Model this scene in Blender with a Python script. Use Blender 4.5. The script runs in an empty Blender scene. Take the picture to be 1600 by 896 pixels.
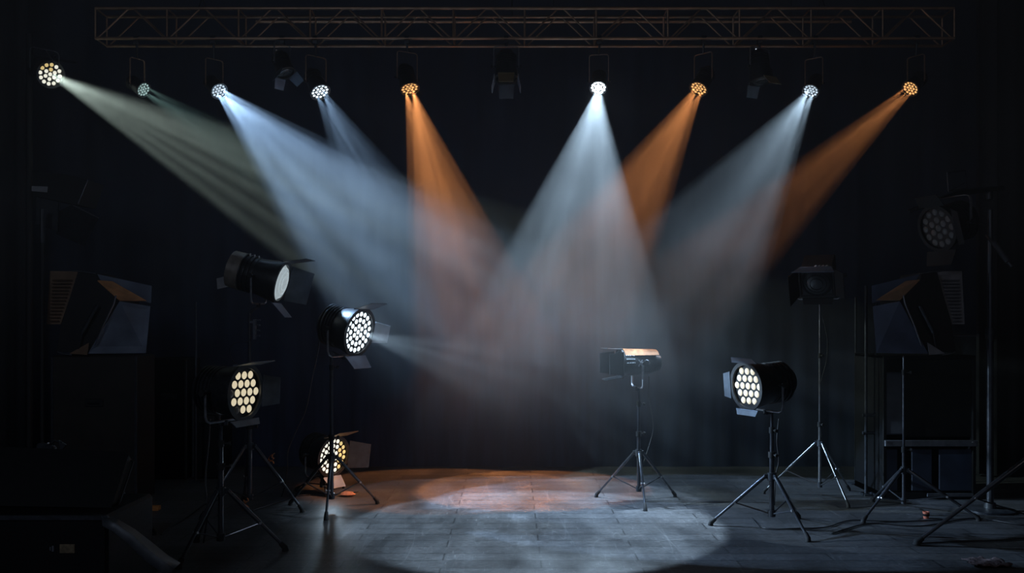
import bpy, math, random
from mathutils import Vector, Matrix
random.seed(7)
S = bpy.context.scene
COL = S.collection
PI = math.pi
F = 1475.0          # focal length in px of a 1600 px wide frame
EYE = 1.6
HOR = 500.0

def P(x, y, d):
    """a point seen at pixel (x, y), d metres in front of the eye"""
    return Vector(((x - 800.0) / F * d, d, EYE - (y - HOR) / F * d))

# ------------------------------------------------------------------ camera, world, exposure
cam = bpy.data.cameras.new('camera')
camo = bpy.data.objects.new('camera', cam)
COL.objects.link(camo)
camo.location = (0, 0, EYE)
camo.rotation_euler = (PI / 2, 0, 0)
cam.sensor_width = 36
cam.lens = F / 1600 * 36
cam.shift_y = (HOR - 448) / 1600
cam.clip_start = 0.05
S.camera = camo

S.view_settings.view_transform = 'Standard'
S.view_settings.look = 'None'
S.view_settings.gamma = 1
S.view_settings.exposure = 0.0
S.view_settings.use_curve_mapping = False

cy = S.cycles
cy.use_denoising = True
cy.denoiser = 'OPENIMAGEDENOISE'
cy.adaptive_threshold = 0.004
cy.max_bounces = 5
cy.diffuse_bounces = 2
cy.glossy_bounces = 2
cy.transmission_bounces = 2
cy.transparent_max_bounces = 4
cy.volume_bounces = 0
cy.volume_max_steps = 96
cy.volume_step_rate = 1.0
cy.sample_clamp_indirect = 2.0
cy.caustics_reflective = False
cy.caustics_refractive = False

W = bpy.data.worlds.new('world')
S.world = W
W.use_nodes = True
W.node_tree.nodes['Background'].inputs[0].default_value = (0.62, 0.72, 1.0, 1)
WORLD = 0.05
W.node_tree.nodes['Background'].inputs[1].default_value = WORLD
try:
    W.cycles.sampling_method = 'AUTOMATIC'
except Exception:
    pass

def fill_light(loc, aim, size, power, color):
    l = bpy.data.lights.new('fill_light', 'AREA'); l.shape = 'DISK'; l.size = size; l.energy = power; l.color = color
    o = bpy.data.objects.new('fill_light', l); COL.objects.link(o)
    o.location = loc; o.rotation_euler = (Vector(aim) - Vector(loc)).to_track_quat('-Z', 'Y').to_euler()
    return o
# added fill lights behind and above the camera, to brighten the gear
fill_light((-3.5, -1.5, 4.6), (-1, 8.5, 1.5), 1.2, 34, (.62, .76, 1.0))
fill_light((3.5, -1.5, 4.6), (1, 8.5, 1.5), 1.2, 9, (1.0, .86, .74))

# ------------------------------------------------------------------ beams
WHITE = (0.56, 0.78, 1.0)
BLUE = (0.40, 0.64, 1.0)
GREEN = (0.72, 0.90, 0.80)
ORANGE = (1.0, 0.36, 0.11)
D0 = 8.5

def spot(name, pos, aim, half, power, color, radius=0.016, blend=0.07, streak=0.0, freq=7.0, seed=0.0, aniso=.3):
    l = bpy.data.lights.new(name, 'SPOT')
    l.energy = power
    l.color = color
    l.spot_size = 2 * math.radians(half)
    l.spot_blend = blend
    l.shadow_soft_size = radius
    o = bpy.data.objects.new(name, l)
    COL.objects.link(o)
    o.location = pos
    d = (Vector(aim) - Vector(pos)).normalized()
    q = d.to_track_quat('-Z', 'Y')
    o.rotation_euler = q.to_euler()
    if streak > 0:
        # the many small lenses of the lamp throw a bundle of separate rays
        M = q.to_matrix()
        az = M.col[2]
        ax = d.cross(Vector((0, 1, 0))).normalized()   # across the stage
        ay = d.cross(ax).normalized()                   # up and down stage
        l.use_nodes = True
        nt = l.node_tree
        em = nt.nodes['Emission']
        g = nt.nodes.new('ShaderNodeNewGeometry')
        dots = []
        for a in (ax, ay, az):
            n = nt.nodes.new('ShaderNodeVectorMath'); n.operation = 'DOT_PRODUCT'
            nt.links.new(g.outputs['Incoming'], n.inputs[0])
            n.inputs[1].default_value = a
            dots.append(n.outputs['Value'])
        uv = []
        for k in (0, 1):
            n = nt.nodes.new('ShaderNodeMath'); n.operation = 'DIVIDE'
            nt.links.new(dots[k], n.inputs[0]); nt.links.new(dots[2], n.inputs[1])
            m = nt.nodes.new('ShaderNodeMath'); m.operation = 'MULTIPLY'
            nt.links.new(n.outputs[0], m.inputs[0]); m.inputs[1].default_value = 1.0 / math.tan(math.radians(half))
            uv.append(m.outputs[0])
        c = nt.nodes.new('ShaderNodeCombineXYZ')
        sq = nt.nodes.new('ShaderNodeMath'); sq.operation = 'MULTIPLY'; sq.inputs[1].default_value = aniso
        nt.links.new(uv[1], sq.inputs[0])
        nt.links.new(uv[0], c.inputs[0]); nt.links.new(sq.outputs[0], c.inputs[1])
        c.inputs[2].default_value = seed
        # radial distance: angular rays around the axis plus softer blobs
        no = nt.nodes.new('ShaderNodeTexNoise')
        no.inputs['Scale'].default_value = freq * 0.55
        no.inputs['Detail'].default_value = 2.5
        nt.links.new(c.outputs[0], no.inputs['Vector'])
        mr = nt.nodes.new('ShaderNodeMapRange')
        mr.inputs['From Min'].default_value = 0.36
        mr.inputs['From Max'].default_value = 0.64
        mr.inputs['To Min'].default_value = 1.0 - streak
        mr.inputs['To Max'].default_value = 1.0 + streak * 1.1
        nt.links.new(no.outputs['Fac'], mr.inputs['Value'])
        nt.links.new(mr.outputs['Result'], em.inputs['Strength'])
    return o

# ------------------------------------------------------------------ materials
MATS = {}
def mat(name, color, rough=0.5, metal=0.0, noise=0.0, nscale=30.0, bump=0.0, spec=0.5, coat=0.0,
        emit=None, estr=0.0, stretch=None, dust=None):
    if name in MATS:
        return MATS[name]
    m = bpy.data.materials.new(name)
    m.use_nodes = True
    nt = m.node_tree
    b = nt.nodes['Principled BSDF']
    b.inputs['Base Color'].default_value = (*color, 1)
    b.inputs['Roughness'].default_value = rough
    b.inputs['Metallic'].default_value = metal
    b.inputs['Specular IOR Level'].default_value = spec
    b.inputs['Coat Weight'].default_value = coat
    tc = nt.nodes.new('ShaderNodeTexCoord')
    mp = nt.nodes.new('ShaderNodeMapping')
    if stretch:
        mp.inputs['Scale'].default_value = stretch
    nt.links.new(tc.outputs['Object'], mp.inputs['Vector'])
    no = nt.nodes.new('ShaderNodeTexNoise')
    no.inputs['Scale'].default_value = nscale
    no.inputs['Detail'].default_value = 4
    nt.links.new(mp.outputs[0], no.inputs['Vector'])
    if noise > 0:
        r = nt.nodes.new('ShaderNodeValToRGB')
        lo = tuple(max(0, c * (1 - noise)) for c in color)
        hi = dust if dust else tuple(min(1, c * (1 + noise)) for c in color)
        r.color_ramp.elements[0].position = 0.3
        r.color_ramp.elements[1].position = 0.72
        r.color_ramp.elements[0].color = (*lo, 1)
        r.color_ramp.elements[1].color = (*hi, 1)
        nt.links.new(no.outputs['Fac'], r.inputs[0])
        nt.links.new(r.outputs[0], b.inputs['Base Color'])
        rr = nt.nodes.new('ShaderNodeMapRange')
        rr.inputs['To Min'].default_value = max(0.05, rough - 0.08)
        rr.inputs['To Max'].default_value = min(1, rough + 0.1)
        nt.links.new(no.outputs['Fac'], rr.inputs['Value'])
        nt.links.new(rr.outputs[0], b.inputs['Roughness'])
    if bump > 0:
        bp = nt.nodes.new('ShaderNodeBump')
        bp.inputs['Strength'].default_value = bump
        bp.inputs['Distance'].default_value = 0.01
        nt.links.new(no.outputs['Fac'], bp.inputs['Height'])
        nt.links.new(bp.outputs[0], b.inputs['Normal'])
    if emit:
        b.inputs['Emission Color'].default_value = (*emit, 1)
        b.inputs['Emission Strength'].default_value = estr
        m.cycles.emission_sampling = 'NONE'
    MATS[name] = m
    return m

BLACK = mat('black_painted_metal', (0.022, 0.024, 0.028), 0.42, 0.0, 0.35, 40, 0.05, coat=0.15)
BLACKM = mat('matte_black_metal', (0.012, 0.012, 0.014), 0.65, 0, 0.3, 20)
DOORM = mat('barn_door_metal', (0.10, 0.12, 0.15), 0.45, 0.3, 0.25, 14, 0.04)
CHARC = mat('charcoal_metal', (0.05, 0.055, 0.065), 0.38, 0.4, 0.3, 25, 0.03)
YOKEM = mat('worn_charcoal_bar', (0.26, 0.27, 0.30), 0.35, 0.5, 0.3, 25, 0.03)
YOKEW = mat('amber_lit_bar', (0.50, 0.32, 0.22), 0.4, 0.3, 0.3, 25, 0.03)  # brown puts the amber lamps' glow into the yoke colour
STANDM = mat('stand_black_tube', (0.075, 0.08, 0.095), 0.30, 0.6, 0.2, 30, 0.0, coat=0.3)
STEEL = mat('grey_steel_tube', (0.30, 0.31, 0.33), 0.3, 0.9, 0.15, 30)
RUBBER = mat('black_rubber', (0.015, 0.015, 0.016), 0.75, 0, 0.2, 60)
TRUSSM = mat('spill_tinted_aluminium', (0.60, 0.38, 0.25), 0.38, 0.75, 0.25, 9)  # brown tint puts warm lamp spill into the metal's colour
CHROME = mat('chrome', (0.5, 0.52, 0.55), 0.38, 0.9)
LABELM = mat('pale_label', (0.42, 0.42, 0.44), 0.5, 0, 0.15, 30)
WHITEP = mat('white_plate_paint', (0.62, 0.66, 0.72), 0.4, 0, 0.1, 20)
SLATE = mat('slate_sheet_metal', (0.20, 0.24, 0.32), 0.42, 0.2, 0.35, 5, 0.1)
SLATE_SHADED = mat('shaded_slate_sheet_metal', (0.09, 0.11, 0.17), 0.42, 0.2, 0.35, 5, 0.1)  # shaded copy of the slate, for the less lit right lamp
COPPER = mat('copper_foil', (0.70, 0.30, 0.13), 0.42, 0.35, 0.45, 7, 0.1)
BRONZE = mat('brown_louvre_metal', (0.34, 0.21, 0.13), 0.5, 0.4, 0.25, 12)
GREYP = mat('grey_louvre_metal', (0.30, 0.30, 0.33), 0.5, 0.2, 0.25, 12)
CASEM = mat('black_case_laminate', (0.005, 0.005, 0.006), 0.6, 0, 0.3, 60, 0.05, spec=.25)
CASEBR = mat('dark_plywood_case', (0.022, 0.017, 0.014), 0.55, 0, 0.4, 5, 0.04)
ALU = mat('case_edge_aluminium', (0.22, 0.23, 0.26), 0.4, 0.7, 0.2, 20)
NAVYP = mat('navy_blue_panel', (0.030, 0.042, 0.075), 0.5, 0, 0.3, 6, 0.05)
GREYD = mat('dark_grey_panel', (0.09, 0.10, 0.12), 0.4, 0.1, 0.3, 6)
WOOD = mat('orange_wood', (0.70, 0.28, 0.08), 0.6, 0, 0.3, 12, 0.1, stretch=(1, 8, 8))
TAPE = mat('orange_cloth_tape', (0.62, 0.22, 0.07), 0.7, 0, 0.4, 30, 0.3)
ROCK = mat('pinkish_stone', (0.40, 0.20, 0.14), 0.8, 0, 0.3, 30, 0.5)
CUPM = mat('terracotta_cup', (0.62, 0.18, 0.11), 0.5, 0, 0.2, 30)
CABLEM = mat('black_cable_rubber', (0.03, 0.03, 0.034), 0.45, 0, 0.2, 80)
FABRIC = mat('black_drape', (0.010, 0.011, 0.015), 0.9, 0, 0.3, 20)
BACKM = mat('navy_backdrop_cloth', (0.022, 0.032, 0.060), 0.95, 0, 0.3, 3, stretch=(4, 4, 0.4))
FACEM = mat('lamp_face_plate', (0.018, 0.018, 0.02), 0.4, 0.2, 0.2, 30)
FACEO = mat('amber_face_plate', (0.05, 0.028, 0.015), 0.4, 0.2, 0.2, 30)
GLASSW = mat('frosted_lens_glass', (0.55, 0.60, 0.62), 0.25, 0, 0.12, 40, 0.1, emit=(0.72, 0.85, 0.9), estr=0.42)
L_WHITE = mat('lit_white_lens', (0.8, 0.85, 0.9), 0.3, emit=(0.80, 0.92, 1.0), estr=1.6)
L_HOT = mat('lit_hot_white_lens', (0.9, 0.95, 1.0), 0.3, emit=(0.85, 0.95, 1.0), estr=9.0)
L_GREEN = mat('lit_pale_green_lens', (0.6, 0.8, 0.8), 0.3, emit=(0.50, 0.72, 0.70), estr=0.75)
L_BLUE = mat('lit_blue_white_lens', (0.7, 0.8, 0.9), 0.3, emit=(0.70, 0.86, 1.0), estr=1.1)
L_ORANGE = mat('lit_amber_lens', (0.9, 0.5, 0.2), 0.3, emit=(1.0, 0.52, 0.18), estr=1.2)
L_CREAM = mat('lit_cream_lens', (0.8, 0.75, 0.62), 0.35, noise=0.12, nscale=60, emit=(1.0, 0.86, 0.58), estr=0.66)
L_IVORY = mat('lit_ivory_lens', (0.8, 0.82, 0.8), 0.3, emit=(0.95, 0.93, 0.78), estr=1.1)
L_YEL = mat('lit_yellow_lens', (0.8, 0.7, 0.4), 0.3, emit=(1.0, 0.74, 0.30), estr=0.75)
L_OFF = mat('unlit_grey_lens', (0.22, 0.22, 0.22), 0.35, 0, 0.2, 60)
LEDDOT = mat('lit_indicator', (0.8, 0.8, 0.9), 0.3, emit=(0.8, 0.88, 1.0), estr=1.2)

def floor_material():
    m = bpy.data.materials.new('worn_stage_floor')
    m.use_nodes = True
    nt = m.node_tree; N = nt.nodes; L = nt.links
    b = N['Principled BSDF']
    tc = N.new('ShaderNodeTexCoord')
    br = N.new('ShaderNodeTexBrick')
    br.inputs['Color1'].default_value = (0.8, 0.8, 0.8, 1)
    br.inputs['Color2'].default_value = (1.15, 1.15, 1.15, 1)
    br.inputs['Mortar'].default_value = (0.35, 0.35, 0.35, 1)
    br.inputs['Scale'].default_value = 1.0
    br.inputs['Mortar Size'].default_value = 0.006
    br.inputs['Brick Width'].default_value = 1.3
    br.inputs['Row Height'].default_value = 0.19
    mp = N.new('ShaderNodeMapping'); mp.inputs['Location'].default_value = (0.46, 0.0, 0)
    L.new(tc.outputs['Object'], mp.inputs[0]); L.new(mp.outputs[0], br.inputs['Vector'])
    def noise(scale, detail, st, rough=0.6):
        q = N.new('ShaderNodeMapping'); q.inputs['Scale'].default_value = st
        n = N.new('ShaderNodeTexNoise'); n.inputs['Scale'].default_value = scale
        n.inputs['Detail'].default_value = detail; n.inputs['Roughness'].default_value = rough
        L.new(tc.outputs['Object'], q.inputs[0]); L.new(q.outputs[0], n.inputs['Vector'])
        return n.outputs['Fac']
    grain = noise(14, 8, (1.6, 6, 1))
    cloud = noise(3.2, 7, (1, 1, 1), 0.75)
    streak = noise(22, 3, (0.5, 4.5, 1))
    streak2 = noise(20, 3, (5.0, 0.35, 1))
    def ramp(src, a, bpos, c0, c1):
        r = N.new('ShaderNodeValToRGB')
        r.color_ramp.elements[0].position = a; r.color_ramp.elements[1].position = bpos
        r.color_ramp.elements[0].color = (*c0, 1); r.color_ramp.elements[1].color = (*c1, 1)
        L.new(src, r.inputs[0]); return r.outputs[0]
    base = ramp(cloud, 0.3, 0.75, (0.058, 0.057, 0.058), (0.100, 0.099, 0.104))
    gr = ramp(grain, 0.3, 0.7, (0.38, 0.38, 0.38), (1.6, 1.6, 1.6))
    s1 = ramp(streak, 0.60, 0.74, (0, 0, 0), (0.05, 0.05, 0.052))
    s2 = ramp(streak2, 0.63, 0.75, (0, 0, 0), (0.14, 0.14, 0.14))
    def mix(op, a, c, fac=1.0):
        x = N.new('ShaderNodeMix'); x.data_type = 'RGBA'; x.blend_type = op
        x.inputs['Factor'].default_value = fac
        L.new(a, x.inputs['A']); L.new(c, x.inputs['B']); return x.outputs['Result']
    c = mix('MULTIPLY', base, gr); c = mix('MULTIPLY', c, br.outputs['Color'])
    c = mix('ADD', c, s1); c = mix('ADD', c, s2)
    def scuffs(scale, st, rot, w, k):
        q = N.new('ShaderNodeMapping'); q.inputs['Scale'].default_value = st; q.inputs['Rotation'].default_value = (0, 0, rot)
        n = N.new('ShaderNodeTexNoise'); n.inputs['Scale'].default_value = scale; n.inputs['Detail'].default_value = 0
        L.new(tc.outputs['Object'], q.inputs[0]); L.new(q.outputs[0], n.inputs['Vector'])
        a_ = N.new('ShaderNodeMath'); a_.operation = 'SUBTRACT'; a_.inputs[1].default_value = .5; L.new(n.outputs['Fac'], a_.inputs[0])
        b_ = N.new('ShaderNodeMath'); b_.operation = 'ABSOLUTE'; L.new(a_.outputs[0], b_.inputs[0])
        r = N.new('ShaderNodeValToRGB'); e = r.color_ramp.elements
        e[0].position = 0.0; e[1].position = w; e[0].color = (k, k, k, 1); e[1].color = (0, 0, 0, 1)
        L.new(b_.outputs[0], r.inputs[0]); return r.outputs[0]
    c = mix('ADD', c, scuffs(2.2, (4, .22, 1), .7, .006, .045))
    c = mix('ADD', c, scuffs(2.6, (.22, 4, 1), .15, .005, .04))
    c = mix('ADD', c, scuffs(3.0, (5, .3, 1), -.5, .005, .035))
    L.new(c, b.inputs['Base Color'])
    rr = N.new('ShaderNodeMapRange')
    rr.inputs['To Min'].default_value = 0.30; rr.inputs['To Max'].default_value = 0.52
    L.new(cloud, rr.inputs['Value']); L.new(rr.outputs[0], b.inputs['Roughness'])
    bp = N.new('ShaderNodeBump'); bp.inputs['Strength'].default_value = 0.25; bp.inputs['Distance'].default_value = 0.004
    L.new(gr, bp.inputs['Height']); L.new(bp.outputs[0], b.inputs['Normal'])
    b.inputs['Specular IOR Level'].default_value = 0.45
    return m

# ------------------------------------------------------------------ mesh helpers
class MB:
    def __init__(s):
        s.v = []; s.f = []
    def add(s, vs, fs):
        o = len(s.v)
        s.v += [Vector(v) for v in vs]
        s.f += [tuple(i + o for i in f) for f in fs]
    def box(s, c, size, M=None, bev=0.0):
        """chamfered box; c centre, size full, M rotation 3x3"""
        hx, hy, hz = [k / 2 for k in size]
        b = min(bev, hx * .9, hy * .9, hz * .9)
        if b <= 0:
            vs = [Vector((x, y, z)) for x in (-hx, hx) for y in (-hy, hy) for z in (-hz, hz)]
            fs = [(0, 1, 3, 2), (4, 6, 7, 5), (0, 4, 5, 1), (2, 3, 7, 6), (0, 2, 6, 4), (1, 5, 7, 3)]
        else:
            vs = []; ix = {}
            for sx in (-1, 1):
                for sy in (-1, 1):
                    for sz in (-1, 1):
                        for a in range(3):
                            p = [sx * (hx - b), sy * (hy - b), sz * (hz - b)]
                            p[a] = (sx * hx, sy * hy, sz * hz)[a]
                            ix[(sx, sy, sz, a)] = len(vs); vs.append(Vector(p))
            fs = []
            for a in range(3):
                u, w = [k for k in range(3) if k != a]
                for sg in (-1, 1):
                    q = []
                    for (su, sw) in ((-1, -1), (1, -1), (1, 1), (-1, 1)):
                        t = [0, 0, 0]; t[a] = sg; t[u] = su; t[w] = sw
                        q.append(ix[(*t, a)])
                    fs.append(tuple(q))
            for a in range(3):
                u, w = [k for k in range(3) if k != a]
                for su in (-1, 1):
                    for sw in (-1, 1):
                        def I(sa, ax):
                            t = [0, 0, 0]; t[a] = sa; t[u] = su; t[w] = sw
                            return ix[(*t, ax)]
                        fs.append((I(-1, u), I(1, u), I(1, w), I(-1, w)))
            for sx in (-1, 1):
                for sy in (-1, 1):
                    for sz in (-1, 1):
                        fs.append(tuple(ix[(sx, sy, sz, a)] for a in range(3)))
        if M is not None:
            vs = [M @ v for v in vs]
        c = Vector(c)
        s.add([v + c for v in vs], fs)
        return s
    def tube(s, pts, r, seg=10, caps=True, flat=None):
        """swept tube; r number or list; flat=(w,t) sweeps a flat bar instead, w along vector up"""
        pts = [Vector(p) for p in pts]
        n = len(pts)
        rs = r if isinstance(r, (list, tuple)) else [r] * n
        rings = []
        up = None
        for i, p in enumerate(pts):
            t = (pts[min(i + 1, n - 1)] - pts[max(i - 1, 0)]).normalized()
            if up is None:
                up = Vector((0, 0, 1)) if abs(t.z) < 0.9 else Vector((0, 1, 0))
            if flat:
                up = flat[2]
            a = up.cross(t)
            if a.length < 1e-5:
                a = Vector((1, 0, 0)).cross(t)
            a.normalize()
            b = t.cross(a).normalized()
            if not flat:
                up = b
            ring = []
            if flat:
                w, th = flat[0] / 2, flat[1] / 2
                for (x, y) in ((-th, -w), (th, -w), (th, w), (-th, w)):
                    ring.append(p + a * x + b * y)
            else:
                for k in range(seg):
                    ang = 2 * PI * k / seg
                    ring.append(p + (a * math.cos(ang) + b * math.sin(ang)) * rs[i])
            rings.append(ring)
        m = len(rings[0])
        vs = [v for r_ in rings for v in r_]
        fs = []
        for i in range(n - 1):
            for k in range(m):
                k2 = (k + 1) % m
                fs.append((i * m + k, i * m + k2, (i + 1) * m + k2, (i + 1) * m + k))
        if caps:
            fs.append(tuple(reversed(range(m))))
            fs.append(tuple((n - 1) * m + k for k in range(m)))
        s.add(vs, fs)
        return s
    def lathe(s, prof, M, seg=32):
        """prof: (radius, y) along local Y, M 4x4"""
        vs = []; fs = []; rows = []
        for (r, y) in prof:
            if r < 1e-6:
                rows.append([len(vs)]); vs.append(M @ Vector((0, y, 0)))
            else:
                row = []
                for k in range(seg):
                    a = 2 * PI * k / seg
                    row.append(len(vs)); vs.append(M @ Vector((r * math.cos(a), y, r * math.sin(a))))
                rows.append(row)
        for i in range(len(rows) - 1):
            A, B = rows[i], rows[i + 1]
            for k in range(seg):
                k2 = (k + 1) % seg
                if len(A) == 1 and len(B) == 1:
                    continue
                if len(A) == 1:
                    fs.append((A[0], B[k2], B[k]))
                elif len(B) == 1:
                    fs.append((A[k], A[k2], B[0]))
                else:
                    fs.append((A[k], A[k2], B[k2], B[k]))
        s.add(vs, fs)
        return s
    def plate(s, pts, th, n=None):
        """flat polygon with thickness th, extruded along its normal (or n)"""
        pts = [Vector(p) for p in pts]
        if n is None:
            n = (pts[1] - pts[0]).cross(pts[2] - pts[0]).normalized()
        n = Vector(n)
        k = len(pts)
        vs = pts + [p + n * th for p in pts]
        fs = [tuple(reversed(range(k))), tuple(range(k, 2 * k))]
        for i in range(k):
            j = (i + 1) % k
            fs.append((i, j, j + k, i + k))
        s.add(vs, fs)
        return s

def me_of(name, mb, m, smooth=35):
    me = bpy.data.meshes.new(name)
    me.from_pydata([tuple(v) for v in mb.v], [], mb.f)
    me.validate()
    import bmesh
    bm = bmesh.new(); bm.from_mesh(me)
    bmesh.ops.recalc_face_normals(bm, faces=bm.faces)
    bm.to_mesh(me); bm.free()
    me.materials.append(m)
    if smooth:
        me.shade_smooth()
        me.set_sharp_from_angle(angle=math.radians(smooth))
    return me

def obj(name, mb, m, parent=None, smooth=35, label=None):
    o = bpy.data.objects.new(name, me_of(name, mb, m, smooth))
    COL.objects.link(o)
    if parent is not None:
        o.parent = parent
    if label:
        o['label'] = label
    return o

def thing(name, label, cat, loc=(0, 0, 0), rz=0.0, group=None):
    o = bpy.data.objects.new(name, None)
    COL.objects.link(o)
    o.location = loc; o.rotation_euler = (0, 0, rz)
    o.empty_display_size = 0.1
    o['label'] = label; o['category'] = cat
    if group: o['group'] = group
    return o

def tag(o, label, cat, group=None, kind=None):
    o['label'] = label; o['category'] = cat
    if group: o['group'] = group
    if kind: o['kind'] = kind
    return o

def struct(name, mb, m, smooth=None):
    o = obj(name, mb, m, None, smooth)
    o['kind'] = 'structure'
    return o

# ------------------------------------------------------------------ the room
XL, XR, YB, YF, ZC = -7.0, 7.0, 10.25, -3.0, 5.6
fm = floor_material()
struct('floor', MB().box(((XL + XR) / 2, (YB + YF) / 2 + .1, -0.05), (XR - XL + .4, YB - YF + .6, 0.1)), fm)
struct('ceiling', MB().box((0, (YB + YF) / 2, ZC + 0.05), (XR - XL + .4, YB - YF + .4, 0.1)), BLACKM)
struct('wall_left', MB().box((XL - 0.05, (YB + YF) / 2, ZC / 2), (0.1, YB - YF, ZC)), BLACKM)
struct('wall_right', MB().box((XR + 0.05, (YB + YF) / 2, ZC / 2), (0.1, YB - YF, ZC)), BLACKM)
mb = MB()
n = 240
vs = []; fs = []
for i in range(n + 1):
    x = XL + (XR - XL) * i / n
    y = YB + 0.03 + 0.010 * math.sin(x * 13) + 0.006 * math.sin(x * 31 + 1)
    vs += [(x, y, 0), (x, y, ZC)]
for i in range(n):
    fs.append((2 * i, 2 * i + 2, 2 * i + 3, 2 * i + 1))
mb.add(vs, fs)
k = len(vs)
vs = [(XL, YB + .2, 0), (XR, YB + .2, 0), (XR, YB + .2, ZC), (XL, YB + .2, ZC)]
mb.add(vs, [(0, 1, 2, 3)])
struct('wall_back', mb, BACKM, 60)

def drape(name, label, x0, x1, y, z1=5.3, th=0.06):
    mb = MB(); n = 60; front = []; back = []
    for i in range(n + 1):
        t = i / n; x = x0 + (x1 - x0) * t
        dy = 0.05 * math.sin(t * 9 * 2 * PI) + 0.02 * math.sin(t * 23 * PI)
        front.append((x, y + dy)); back.append((x, y + dy + th))
    ring = front + back[::-1]
    m_ = len(ring)
    vs = [(a, b, 0.02) for a, b in ring] + [(a, b, z1) for a, b in ring]
    fs = [(i, (i + 1) % m_, (i + 1) % m_ + m_, i + m_) for i in range(m_)]
    for i in range(n):
        fs.append((i, i + 1, m_ - 2 - i, m_ - 1 - i))
        fs.append((m_ + i, m_ + i + 1, 2 * m_ - 2 - i, 2 * m_ - 1 - i))
    mb.add(vs, fs)
    o = obj(name, mb, FABRIC, None, 60)
    tag(o, label, 'curtain')
    return o
drape('masking_curtain', 'tall black masking curtain hanging in folds at the left edge of the stage', -6.6, -4.95, 9.6)
drape('masking_curtain', 'tall black masking curtain hanging in folds at the right edge of the stage', 4.75, 6.6, 9.6)

# ------------------------------------------------------------------ truss
t = thing('lighting_truss', 'long metal lattice truss with lamp spill in its brown tint, spanning the top of the stage', 'truss', P(800, 60, D0))
def rel(p, root):
    return Vector(p) - Vector(root.location)
XA, XB = P(149, 60, D0).x, P(1491, 60, D0).x
zt, zb = P(0, 13, D0).z, P(0, 60, D0).z
D1 = D0 + 0.24
zt2, zb2 = zt - 0.0, P(0, 69, D1).z
zb2 = zb - 0.0
def tr(p): return rel(p, t)
for (yy, zz) in ((D0, zt), (D0, zb), (D1, zt), (D1, zb)):
    obj('chord', MB().tube([tr((XA, yy, zz)), tr((XB, yy, zz))], 0.0145, 12), TRUSSM, t)
nb = 24
step = (XB - XA) / nb
for yy in (D0, D1):
    for i in range(nb):
        xa = XA + i * step; xb = xa + step
        up = (i % 2 == 0)
        a = (xa + .02, yy, zb if up else zt); b = (xb - .02, yy, zt if up else zb)
        obj('brace', MB().tube([tr(a), tr(b)], 0.008, 8), TRUSSM, t)
for i in range(0, nb + 1, 2):
    x = XA + i * step
    mb = MB()
    mb.tube([tr((x, D0, zb)), tr((x, D0, zt))], 0.009, 8)
    mb.tube([tr((x, D1, zb)), tr((x, D1, zt))], 0.009, 8)
    mb.tube([tr((x, D0, zt)), tr((x, D1, zt))], 0.008, 8)
    mb.tube([tr((x, D0, zb)), tr((x, D1, zb))], 0.008, 8)
    obj('cross_frame', mb, TRUSSM, t)
for x in (P(310, 0, D0).x, P(800, 0, D0).x, P(1290, 0, D0).x):
    mb = MB(); ym = (D0 + D1) / 2
    mb.tube([tr((x, ym, zt + 0.15)), tr((x, ym, ZC))], 0.006, 6)
    mb.tube([tr((x, ym, zt + 0.15)), tr((x, D0, zt))], 0.006, 6)
    mb.tube([tr((x, ym, zt + 0.15)), tr((x, D1, zt))], 0.006, 6)
    obj('hoist_cable', mb, BLACKM, t)
# pipe batten seen between the chords
yb_ = D1 + 0.5
pa, pb = P(400, 34, yb_), P(1330, 34, yb_)
bt = thing('pipe_batten', 'thin horizontal pipe hung behind the lattice truss, seen between its chords', 'pipe', pa)
obj('pipe', MB().tube([(0, 0, 0), pb - pa], 0.016, 12), TRUSSM, bt)
for u in (0.1, 0.5, 0.9):
    q = (pb - pa) * u
    obj('hanging_wire', MB().tube([q, q + Vector((0, 0, ZC - pa.z))], 0.004, 6), BLACKM, bt)

# ------------------------------------------------------------------ lamp heads
def hexgrid(rings, sp):
    out = []
    for q in range(-rings, rings + 1):
        for r in range(-rings, rings + 1):
            if abs(q + r) <= rings:
                out.append(((q + r / 2) * sp, r * sp * math.sqrt(3) / 2))
    return out
def ringgrid(rings, sp):
    out = [(0.0, 0.0)]
    for k in range(1, rings + 1):
        for j in range(6 * k):
            a = 2 * PI * (j + .5 * (k % 2)) / (6 * k)
            out.append((k * sp * math.cos(a), k * sp * math.sin(a)))
    return out
LENS_CACHE = {}
def door_mb(M, R, side, ang, ln, wo, y0):
    """one barn door hinged on the front edge; side 0 right 1 top 2 left 3 bottom; ang 0 straight ahead, 90 flat out"""
    a = math.radians(ang)
    wi = R * min(0.86, wo * 1.12 + .03)
    wo = wo * R
    c = [(-wi, 0), (wi, 0), (wo, ln), (-wo, ln)]
    rot = Matrix.Rotation(-side * PI / 2, 4, 'Y')
    pts = []
    for (u, s_) in c:
        p = Vector((R * 1.02 + math.sin(a) * s_, y0 + math.cos(a) * s_, u))
        pts.append(M @ (rot @ p))
    mb = MB().plate(pts, 0.004)
    # rolled hinge
    mb.tube([pts[0], pts[1]], 0.006, 6)
    # stiffened outer lip
    mb.tube([pts[3], pts[2]], 0.0035, 6)
    return mb

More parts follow.
